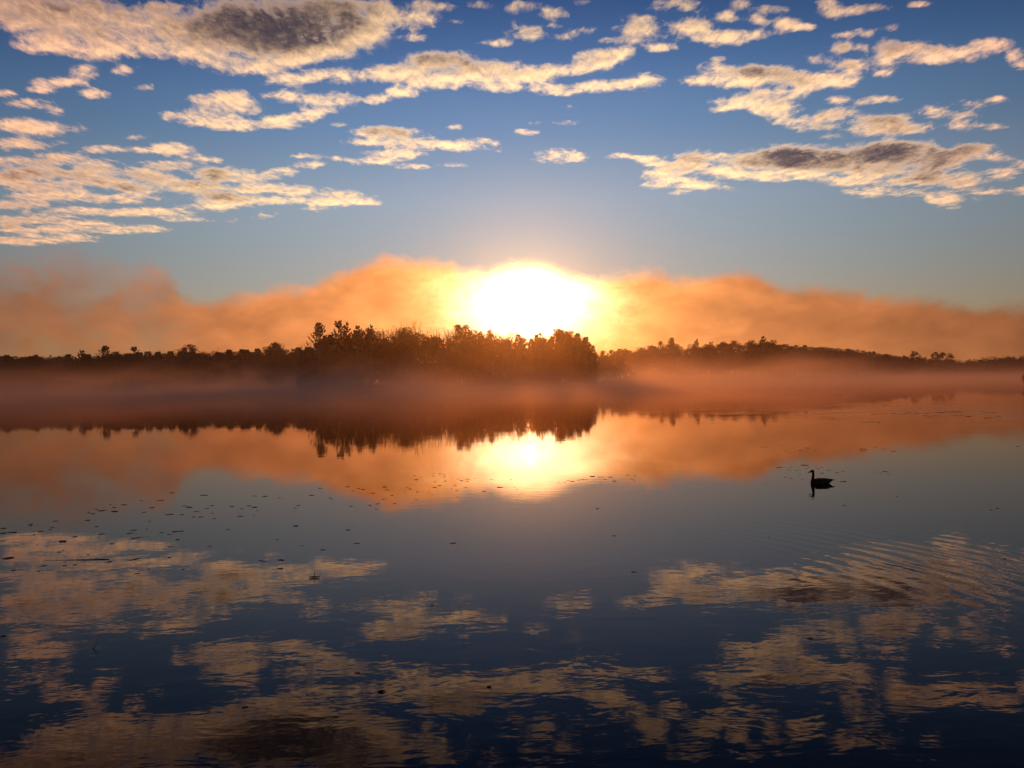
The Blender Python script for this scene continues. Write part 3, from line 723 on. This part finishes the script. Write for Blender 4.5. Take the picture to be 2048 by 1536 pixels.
# ------------------------------------------------------------------ goose
def make_goose():
    o = empty('goose', tuple(on_water(1640, 967)))
    tag(o, 'dark long necked goose swimming to the left on calm water', 'goose')
    m = bpy.data.materials.new('goose_plumage'); m.use_nodes = True
    nt = NT(m.node_tree); b = nt.n['Principled BSDF']
    tc = nt.node('ShaderNodeTexCoord').outputs['Object']; x, y, z = nt.sep(tc)
    bars = nt.noise(nt.v('MULTIPLY', tc, (9, 3, 3)), 6, 3, .6)
    brown = nt.mix(nt.smooth(bars, .4, .6), (.055, .042, .033, 1), (.11, .085, .065, 1))
    neck = nt.m('MULTIPLY', nt.smooth(z, .115, .135), nt.smooth(x, -.12, -.14))
    c = nt.mix(neck, brown, (.008, .007, .007, 1))
    cd = nt.v('DISTANCE', nt.v('MULTIPLY', tc, (1, 0, 1)), (-.222, 0, .325))
    c = nt.mix(nt.smooth(cd, .024, .018), c, (.35, .33, .30, 1))
    nt.set(b.inputs['Base Color'], c); b.inputs['Roughness'].default_value = .75
    b.inputs['Specular IOR Level'].default_value = .15
    V, Fc = [], []
    def loft(rings, n=16):
        k = len(V)
        for (c_, ax, ry, rz) in rings:       # centre, tangent, half width, half height
            t = Vector(ax).normalized(); s = Vector((0, 1, 0)); u = t.cross(s).normalized()
            for i in range(n):
                a = 2 * math.pi * i / n
                V.append(Vector(c_) + s * math.cos(a) * ry + u * math.sin(a) * rz)
        for j in range(len(rings) - 1):
            for i in range(n):
                i2 = (i + 1) % n
                Fc.append((k + j * n + i, k + j * n + i2, k + (j + 1) * n + i2, k + (j + 1) * n + i))
        Fc.append(tuple(k + i for i in range(n))[::-1]); Fc.append(tuple(k + (len(rings) - 1) * n + i for i in range(n)))
    loft([((-.262, 0, .045), (1, 0, 0), .015, .02), ((-.25, 0, .042), (1, 0, 0), .055, .05), ((-.215, 0, .038), (1, 0, 0), .09, .082),
          ((-.14, 0, .035), (1, 0, 0), .115, .098), ((-.03, 0, .035), (1, 0, 0), .128, .104), ((.08, 0, .038), (1, 0, 0), .122, .100),
          ((.17, 0, .046), (1, 0, 0), .10, .086), ((.25, 0, .062), (1, 0, .1), .072, .062), ((.31, 0, .083), (1, 0, .12), .046, .036),
          ((.35, 0, .095), (1, 0, .1), .03, .014)])
    loft([((-.205, 0, .05), (-.1, 0, 1), .06, .055), ((-.203, 0, .10), (.15, 0, 1), .045, .048), ((-.195, 0, .15), (.2, 0, 1), .036, .041), ((-.188, 0, .20), (.1, 0, 1), .031, .037),
          ((-.185, 0, .25), (0, 0, 1), .029, .035), ((-.186, 0, .30), (-.05, 0, 1), .028, .034), ((-.19, 0, .335), (-.3, 0, 1), .028, .033), ((-.2, 0, .355), (-.8, 0, .6), .026, .028)], 14)
    loft([((-.158, 0, .347), (-1, 0, 0), .014, .016), ((-.17, 0, .349), (-1, 0, 0), .028, .034), ((-.20, 0, .350), (-1, 0, -.05), .036, .043), ((-.232, 0, .342), (-1, 0, -.2), .033, .037),
          ((-.258, 0, .332), (-1, 0, -.3), .023, .025), ((-.274, 0, .326), (-1, 0, -.3), .016, .017)], 14)
    body = mesh_obj('body', V, Fc, m, o)
    rm = body.modifiers.new('r', 'REMESH'); rm.mode = 'VOXEL'; rm.voxel_size = .006; rm.use_smooth_shade = True
    sm = body.modifiers.new('s', 'SMOOTH'); sm.iterations = 5
    dg = bpy.context.evaluated_depsgraph_get(); dg.update()
    me = bpy.data.meshes.new_from_object(body.evaluated_get(dg)); body.modifiers.clear(); body.data = me
    me.name = 'body'
    if not me.materials: me.materials.append(m)
    # bill
    V2, F2 = [], []
    V, Fc = V2, F2
    def loft2(rings, n=10):
        for j, (c_, ax, ry, rz) in enumerate(rings):
            t = Vector(ax).normalized(); s = Vector((0, 1, 0)); u = t.cross(s).normalized()
            for i in range(n):
                a = 2 * math.pi * i / n; V2.append(Vector(c_) + s * math.cos(a) * ry + u * math.sin(a) * rz)
            if j:
                for i in range(n):
                    F2.append(((j - 1) * n + i, (j - 1) * n + (i + 1) % n, j * n + (i + 1) % n, j * n + i))
        F2.append(tuple(range(n))[::-1]); F2.append(tuple((len(rings) - 1) * n + i for i in range(n)))
    loft2([((-.262, 0, .331), (-1, 0, -.3), .019, .021), ((-.285, 0, .323), (-1, 0, -.3), .016, .017), ((-.312, 0, .315), (-1, 0, -.25), .013, .012), ((-.335, 0, .309), (-1, 0, -.2), .009, .006), ((-.342, 0, .307), (-1, 0, -.2), .004, .003)])
    mesh_obj('bill', V2, F2, mat('bill', (.01, .01, .01), .4), o, True)
    # folded wings, a shallow shell over each flank, and a fan of tail feathers
    wm = mat('wing_feathers', (.06, .046, .036), .8, .35, 40)
    for sgn in (-1, 1):
        WV, WF = [], []
        nu, nw = 14, 8
        for i in range(nu):
            t = i / (nu - 1); xx = -.15 + .52 * t
            hh = .078 * math.sin(math.pi * min(1, .18 + t * .82)) ** .7 * (1 - .55 * t) + .006
            cz = .075 + .025 * t; wy = .124 * (1 - .82 * t ** 1.6)
            for j in range(nw):
                s = j / (nw - 1); a = R(-25 + 100 * s)
                WV.append(Vector((xx, sgn * (wy * math.cos(a) + .012 * (1 - t)), cz + hh * math.sin(a))))
        for i in range(nu - 1):
            for j in range(nw - 1):
                k = i * nw + j; WF.append((k, k + 1, k + nw + 1, k + nw))
        w = mesh_obj('wing', WV, WF, wm, o, True)
        sol = w.modifiers.new('t', 'SOLIDIFY'); sol.thickness = .006
    TV, TF = [], []
    for k in range(-3, 4):
        a = R(k * 7); d = Vector((math.cos(a), math.sin(a), .03)); s = Vector((-math.sin(a), math.cos(a), 0)) * .016
        p = Vector((.30, k * .006, .092 - abs(k) * .002)); i0 = len(TV)
        up = Vector((0, 0, .004))
        for q, wd in ((0, .8), (.06, 1), (.10, .8), (.112, .2)):
            TV.extend([p + d * q - s * wd, p + d * q + s * wd, p + d * q + s * wd + up, p + d * q - s * wd + up])
        for j in range(3):
            for e in range(4):
                f = (e + 1) % 4; TF.append((i0 + j * 4 + e, i0 + j * 4 + f, i0 + j * 4 + 4 + f, i0 + j * 4 + 4 + e))
        TF.append((i0 + 12, i0 + 13, i0 + 14, i0 + 15))
    mesh_obj('tail', TV, TF, wm, o)
    for sgn in (-1, 1):
        bm = bmesh.new(); bmesh.ops.create_icosphere(bm, subdivisions=2, radius=.005)
        me = bpy.data.meshes.new('eye'); bm.to_mesh(me); bm.free(); me.materials.append(mat('eye', (.01, .008, .006), .15))
        e = bpy.data.objects.new('eye', me); C.objects.link(e); e.parent = o; e.location = (-.228, sgn * .026, .352)
make_goose()

# ------------------------------------------------------------------ leaves, pads and twigs on the water
def pad_mesh(seed, aspect=1.0):
    rng = random.Random(seed); n = 22; V = [Vector((0, 0, .004))]; V2 = []
    notch = rng.uniform(0, 6.28)
    ph = [rng.uniform(0, 6.28) for _ in range(3)]
    for i in range(n):
        a = 2 * math.pi * i / n
        r = 1 + .10 * math.sin(2 * a + ph[0]) + .07 * math.sin(3 * a + ph[1]) + .05 * math.sin(5 * a + ph[2])
        if abs((a - notch + math.pi) % (2 * math.pi) - math.pi) < .2: r *= .35
        V.append(Vector((math.cos(a) * r, math.sin(a) * r * aspect, .06 + .05 * math.sin(2 * a + ph[1]))))
    V2 = [v - Vector((0, 0, .07)) for v in V]
    Fc = [(0, i + 1, (i + 1) % n + 1) for i in range(n)] + [(n + 1, n + 1 + (i + 1) % n + 1, n + 1 + i + 1) for i in range(n)]
    Fc += [(i + 1, n + 2 + i, n + 2 + (i + 1) % n, (i + 1) % n + 1) for i in range(n)]
    me = bpy.data.meshes.new('leaf'); me.from_pydata([tuple(v) for v in V + V2], [], Fc); me.materials.append(M_pad); me.update()
    return me
PADS = [pad_mesh(i, (1, .7, .55, .85)[i % 4]) for i in range(8)]
def pad(px, py, w, label, group, name='floating_leaf', cat='leaf', k=None):
    P = on_water(px, py); D = math.hypot(P.y, P.x)
    r = w / F * P.y / 2 * 1.05
    k = RNG.randrange(8) if k is None else k
    o = bpy.data.objects.new(name, PADS[k]); C.objects.link(o)
    o.location = (P.x, P.y, .002); r *= .82; o.scale = (r, r * RNG.uniform(.8, 1.2), r * .6); o.rotation_euler = (R(RNG.uniform(-2, 2)), R(RNG.uniform(-2, 2)), RNG.uniform(-.5, .5))
    tag(o, label, cat, group)
    return o
Z5 = [(20,371,40),(178,347,30),(178,356,32),(325,328,34),(237,389,44),(305,367,30),(293,379,20),(222,350,14),(22,399,50),(70,395,55),(200,409,26),(18,444,34),(437,421,40),(513,324,36),(565,361,26),(520,280,24),(545,285,34),(567,259,24),(590,268,44),(612,265,36),(645,233,22),(667,249,30),(725,233,34),(670,272,54),(828,208,18),(937,208,50),(888,250,34),(1008,163,28),(1195,177,54),(845,277,24),(875,331,18),(990,290,56),(1065,291,34),(1107,248,48),(1080,240,34),(1150,273,34),(1133,304,30),(1175,304,34),(1212,254,30),(1240,238,36),(1243,282,24),(1253,314,26),(1355,243,36),(1407,300,42),(1415,256,26),(1455,239,34),(1487,247,48),(1505,268,20),(1483,296,16),(1550,183,40),(1490,182,30),(1600,177,12),(1635,192,22),(1745,237,28),(1728,253,20),(1823,178,34),(1872,136,28),(1935,194,26),(1728,357,48),(1333,378,30),(2035,380,36),(1622,437,24),(1768,472,18),(1888,496,34),(780,382,48),(762,400,50),(860,375,24),(945,396,26),(990,406,30),(1025,390,44),(1060,387,42),(1040,438,32),(595,404,44),(655,461,36),(998,479,42),(515,524,30),(990,543,32),(1228,475,26),(1072,612,26),(800,636,40),(870,610,20),(255,590,40),(377,590,30),(440,584,34),(638,568,46),(800,550,30),(380,568,12),(225,623,26),(80,617,34),(50,546,80),(1640,606,40),(1645,556,50),(20,1001,46),(370,450,50),(345,510,26),(370,500,18),(215,468,20),(365,445,44)]
for (zx, zy, w) in Z5:
    px, py = zx / 2.926, 930 + zy / 2.926
    where = 'far left beside the reflected cloud' if px < 170 else ('left, where the reflected fog ends' if py < 1045 else 'left on the reflected clouds')
    pad(px, py, max(w / 2.926, 5), 'small dark leaf floating in the loose scatter at the ' + where, 'leaves scattered at the ' + where)
Z7 = [(118,224,26),(68,265,32),(180,282,20),(190,292,14),(278,216,28),(312,240,20),(343,225,24),(368,231,30),(425,254,28),(497,212,26),(497,220,30),(508,233,30),(487,288,24),(538,265,26),(555,314,24),(455,315,30),(410,324,28),(447,347,22),(300,329,26),(285,467,28),(332,546,38),(135,584,36),(670,151,20),(652,168,16),(680,174,34),(708,158,14),(782,138,18),(818,140,20),(847,144,18),(778,152,20),(845,157,20),(850,182,26),(790,186,20),(818,209,28),(788,219,30),(628,219,18),(645,229,28),(687,246,28),(725,239,14),(750,246,16),(680,292,18),(925,170,22),(945,179,28),(980,171,30),(1025,165,20),(1120,172,26),(1122,196,16),(980,184,20),(908,209,22),(970,219,20),(888,225,12),(918,239,26),(922,273,18),(1170,219,44),(1235,174,20),(1255,219,20),(1270,231,16),(1075,243,34),(1385,245,16),(1300,256,16),(1710,155,44),(1755,159,34),(1775,158,22),(1785,172,28),(1815,159,32),(1840,182,34),(1655,171,30),(1630,176,26),(1595,183,34),(1570,178,22),(1550,190,18),(1512,193,24),(1680,172,20),(1918,147,22),(1962,152,24),(1995,155,14),(1945,171,26),(1955,181,18),(2015,231,14),(1738,342,20),(992,356,18),(933,415,16),(1613,519,14),(1835,502,28),(1958,715,32),(895,546,50),(748,513,12),(612,240,8),(775,262,14)]
for (zx, zy, w) in Z7:
    px, py = 600 + zx / 2.926, 900 + zy / 2.926
    if py > 1010: where = 'on the open water below the sun'
    elif px < 900: where = 'on the orange reflection left of the sun'
    elif px < 1090: where = 'on the yellow reflection right under the sun'
    else: where = 'on the orange reflection right of the sun'
    pad(px, py, max(w / 2.926, 4.5), 'small dark leaf floating ' + where, 'leaves floating ' + where)
Z4 = [(172,232,60),(230,235,50),(403,216,34),(458,213,34),(455,238,24),(478,289,40),(690,281,56),(790,275,40),(888,285,50),(790,247,70),(400,512,90),(560,513,44),(545,551,44),(640,552,44),(505,535,30),(735,483,110),(775,481,60),(897,488,30),(793,503,40),(760,530,40),(690,549,34),(975,513,50),(920,532,60),(1070,549,64),(980,589,60),(1185,584,60),(1270,568,44),(680,610,36),(485,645,46),(555,659,50),(712,679,46),(215,740,40),(1270,703,110),(1540,262,110),(1540,287,90),(1715,235,50),(1820,262,60),(1960,292,80),(1715,578,30),(1780,590,44),(1845,568,80),(1888,603,40),(2005,907,50),(1285,1032,50),(1572,1000,34),(1245,225,30),(1160,280,30)]
for (zx, zy, w) in Z4:
    px, py = 1500 + zx / 6.827, 860 + zy / 6.827
    where = 'just behind the goose' if (px > 1665 and py < 1000) else ('beyond and before the goose' if py < 985 else 'on the open water nearer than the goose')
    pad(px, py, max(w / 6.827, 4), 'tiny dark leaf floating ' + where, 'leaves floating ' + where)
ZR = [(1160,410,30),(1020,435,90),(1190,437,70),(1090,412,50),(980,540,40),(1150,536,60),(1180,542,40),(1350,557,100),(1380,520,80),(1300,440,50),(1500,440,60),(1560,515,120),(1700,510,130),(1480,520,80),(1880,512,90),(1620,530,70),(1760,528,90),(1800,420,60),(1900,535,90),(1260,465,60),(1440,480,90),(1540,548,20)]
for (zx, zy, w) in ZR:
    px, py = 1150 + zx / 2.28, 600 + zy / 2.28
    for k in range(3):
        pad(px + (k - 1) * w / 7 + RNG.uniform(-2, 2), py + RNG.uniform(-1.5, 1.5), RNG.uniform(.25, .5) * w / 2.28 * .6 + 2, 'thin dark raft of water weed in the ruffled patch far right', 'weed in the ruffled patch at the right', 'water_weed', 'weed')
for (px, py, w, lb) in (
    (715, 1346, 15, 'single brown leaf floating on the reflected cloud band low in the middle'),
    (865, 1211, 9, 'small reddish leaf floating on the reflected cloud right of centre bottom'),
    (490, 1415, 16, 'flat leaf on the reflected cloud near the bottom left'),
    (1620, 1277, 16, 'flat dark leaf on the bright reflected cloud low on the right'),
    (1995, 1017, 10, 'small dark leaf near the right edge below the level of the goose'),
    (1982, 1020, 7, 'tiniest leaf just left of another near the right edge'),
    (2009, 1118, 9, 'dark leaf beside the goose ripples at the right edge'),
    (1538, 1074, 6, 'lone speck of a leaf left of the goose ripples'),
    (1230, 1072, 8, 'lone small leaf on the grey blue water right of centre'),
    (1268, 1144, 12, 'lone dark leaf left of the long reflected cloud on the right'),
    (2035, 893, 10, 'thin leaf at the right edge of the orange reflection')):
    pad(px, py, w, lb, None)

def stick(name, pts, r, label, parts=()):
    P0 = on_water(*pts[0])
    o = empty(name, tuple(P0)); tag(o, label, 'twig')
    return o, P0
# forked twig that stands out of the water at the lower left
P = on_water(188, 1297); o = empty('twig', tuple(P)); tag(o, 'thin bent black twig standing out of the dark water at the lower left', 'twig')
u = P.y / F
V, Fc = [], []
for a, b, r0, r1 in (((0, 0, -.05), (1.5, 0, 3.5), .7, .65), ((1.5, 0, 3.5), (3.2, 0, 7.5), .65, .5), ((3.2, 0, 7.5), (4.9, 0, 10.3), .5, .6), ((4.9, 0, 10.3), (6.3, .5, 10.6), .8, .5)):
    tube(V, Fc, Vector(a) * u, Vector(b) * u, r0 * u, r1 * u, 6)
mesh_obj('stem', V, Fc, M_stick, o)
V, Fc = [], []; tube(V, Fc, Vector((.4, 0, .6)) * u, Vector((-3, 0, .8)) * u, .6 * u, .4 * u, 6)
mesh_obj('side_shoot', V, Fc, M_stick, o)

def curled(px, py, w, label, stem=0, seed=0):
    """a dry curled leaf lying on the water"""
    P = on_water(px, py); u = P.y / F * w
    o = empty('curled_leaf', (P.x, P.y, 0)); tag(o, label, 'leaf')
    rng = random.Random(seed); V, Fc = [], []; nx, ny = 12, 7
    for i in range(nx):
        t = i / (nx - 1); wd = math.sin(math.pi * (t * .9 + .05)) ** .8
        for j in range(ny):
            s = j / (ny - 1) * 2 - 1
            V.append(Vector(((t - .5), s * wd * .34, (.09 * s * s * (1 + .4 * math.sin(5 * t + seed)) * wd + .06 * abs(t - .45)) + .01 + .02 * rng.random())) * u)
    for i in range(nx - 1):
        for j in range(ny - 1): k = i * ny + j; Fc.append((k, k + 1, k + ny + 1, k + ny))
    b = mesh_obj('blade', V, Fc, M_pad, o, True); sol = b.modifiers.new('t', 'SOLIDIFY'); sol.thickness = .012 * u
    V, Fc = [], []
    if stem:
        tube(V, Fc, Vector((0, 0, .03)) * u, Vector((.02, 0, .35)) * u, .03 * u, .03 * u, 5); tube(V, Fc, Vector((.02, 0, .35)) * u, Vector((.05, 0, .62)) * u, .03 * u, .022 * u, 5)
    else:
        tube(V, Fc, Vector((.48, 0, .06)) * u, Vector((.66, .05, .10)) * u, .02 * u, .012 * u, 5)
    mesh_obj('stem', V, Fc, M_stick, o)
    return o
curled(629, 1156, 22, 'curled dry leaf with its stalk standing upright on the reflected cloud', 1, 2)
o = curled(978, 1374, 13, 'boat shaped curled leaf on the reflected cloud at the lower middle', 0, 3); o.rotation_euler = (0, 0, R(-50))
curled(763, 1384, 17, 'shallow curled leaf on the reflected cloud left of the boat shaped one', 0, 5)
o = curled(1195, 1017, 6, 'tiny upturned leaf with a bright edge below the sun reflection', 0, 6)
def floating_twig(x0, y0, x1, y1, r, label):
    A = on_water(x0, y0); B = on_water(x1, y1); V, Fc = [], []
    n = 6; prev = Vector((0, 0, .0))
    for i in range(1, n + 1):
        q = (B - A) * i / n + Vector((RNG.uniform(-.01, .01), RNG.uniform(-.02, .02), .002 * math.sin(i)))
        tube(V, Fc, prev, q, r * (1.1 - i / n * .6), r * (1.1 - (i + 1) / n * .6) if i < n else r * .3, 5); prev = q
    o = mesh_obj('floating_twig', V, Fc, M_stick); o.location = A; tag(o, label, 'twig')
floating_twig(218, 1119, 85, 1121, .012, 'long thin twig lying flat on the left reflected cloud')
floating_twig(279, 1117, 246, 1124, .010, 'short slanting twig right of the long twig on the left')
floating_twig(518, 1121, 541, 1126, .008, 'short twig on the reflected cloud left of the curled leaf')
floating_twig(958, 1497, 975, 1518, .004, 'pale thin stalk near the bottom edge in the middle')
floating_twig(262, 1077, 298, 1073, .010, 'broken twig with small leaves left of the lone pads')

# ------------------------------------------------------------------ mist on the lake and haze in the air
def box(name, x0, x1, y0, y1, z0, z1, m):
    V = [(x0, y0, z0), (x1, y0, z0), (x1, y1, z0), (x0, y1, z0), (x0, y0, z1), (x1, y0, z1), (x1, y1, z1), (x0, y1, z1)]
    Fc = [(0, 3, 2, 1), (4, 5, 6, 7), (0, 1, 5, 4), (1, 2, 6, 5), (2, 3, 7, 6), (3, 0, 4, 7)]
    return mesh_obj(name, V, Fc, m)
HAZE_D, MIST_D = 0.00005, 0.0095
hm = bpy.data.materials.new('haze_air'); hm.use_nodes = True; hm.node_tree.nodes.clear()
nt = NT(hm.node_tree)
pv = nt.node('ShaderNodeVolumePrincipled'); pv.inputs['Color'].default_value = (.95, .87, .76, 1)
pv.inputs['Density'].default_value = HAZE_D; pv.inputs['Anisotropy'].default_value = .9
out = nt.node('ShaderNodeOutputMaterial'); nt.l.new(pv.outputs[0], out.inputs['Volume'])
hz = box('haze', -3100, 3100, -450, 3100, -4, 46, hm)
tag(hz, 'thin warm haze in the air over the lake', 'haze', kind='stuff')

mm = bpy.data.materials.new('lake_mist'); mm.use_nodes = True; mm.node_tree.nodes.clear()
nt = NT(mm.node_tree)
pv = nt.node('ShaderNodeVolumePrincipled'); pv.inputs['Color'].default_value = (.50, .46, .48, 1)
pv.inputs['Anisotropy'].default_value = .66
tc = nt.node('ShaderNodeTexCoord').outputs['Object']; x, y, z = nt.sep(tc)
nz = nt.noise(nt.v('MULTIPLY', tc, (1, .4, 2.5)), .024, 4, .6, .8)
zz = nt.m('MAXIMUM', z, 0.0)
hs = nt.m('MULTIPLY_ADD', nt.smooth(nz, .3, .7), 5.4, 1.0)       # height scale of the mist varies
hs = nt.m('MULTIPLY', hs, nt.m('MULTIPLY', nt.smooth(y, 60, 420, .42, 1.0), nt.smooth(x, 110, 240, 1.0, .55)))
dn = nt.m('EXPONENT', nt.m('MULTIPLY', nt.m('POWER', nt.m('DIVIDE', zz, hs), 1.25), -1.0))
dn = nt.m('MULTIPLY', dn, nt.m('MULTIPLY', nt.smooth(y, 50, 220), nt.smooth(x, 90, 240, 1.0, .7)))
dn = nt.m('MULTIPLY', dn, nt.smooth(nz, .3, .68, .45, 1.5))
nt.set(pv.inputs['Density'], nt.m('MULTIPLY', dn, MIST_D))
out = nt.node('ShaderNodeOutputMaterial'); nt.l.new(pv.outputs[0], out.inputs['Volume'])
mm.cycles.volume_step_rate = 0.12
ms = box('mist', -700, 700, 60, 1000, -.5, 26, mm)
tag(ms, 'low morning mist lying on the lake in front of the trees', 'mist', kind='stuff')
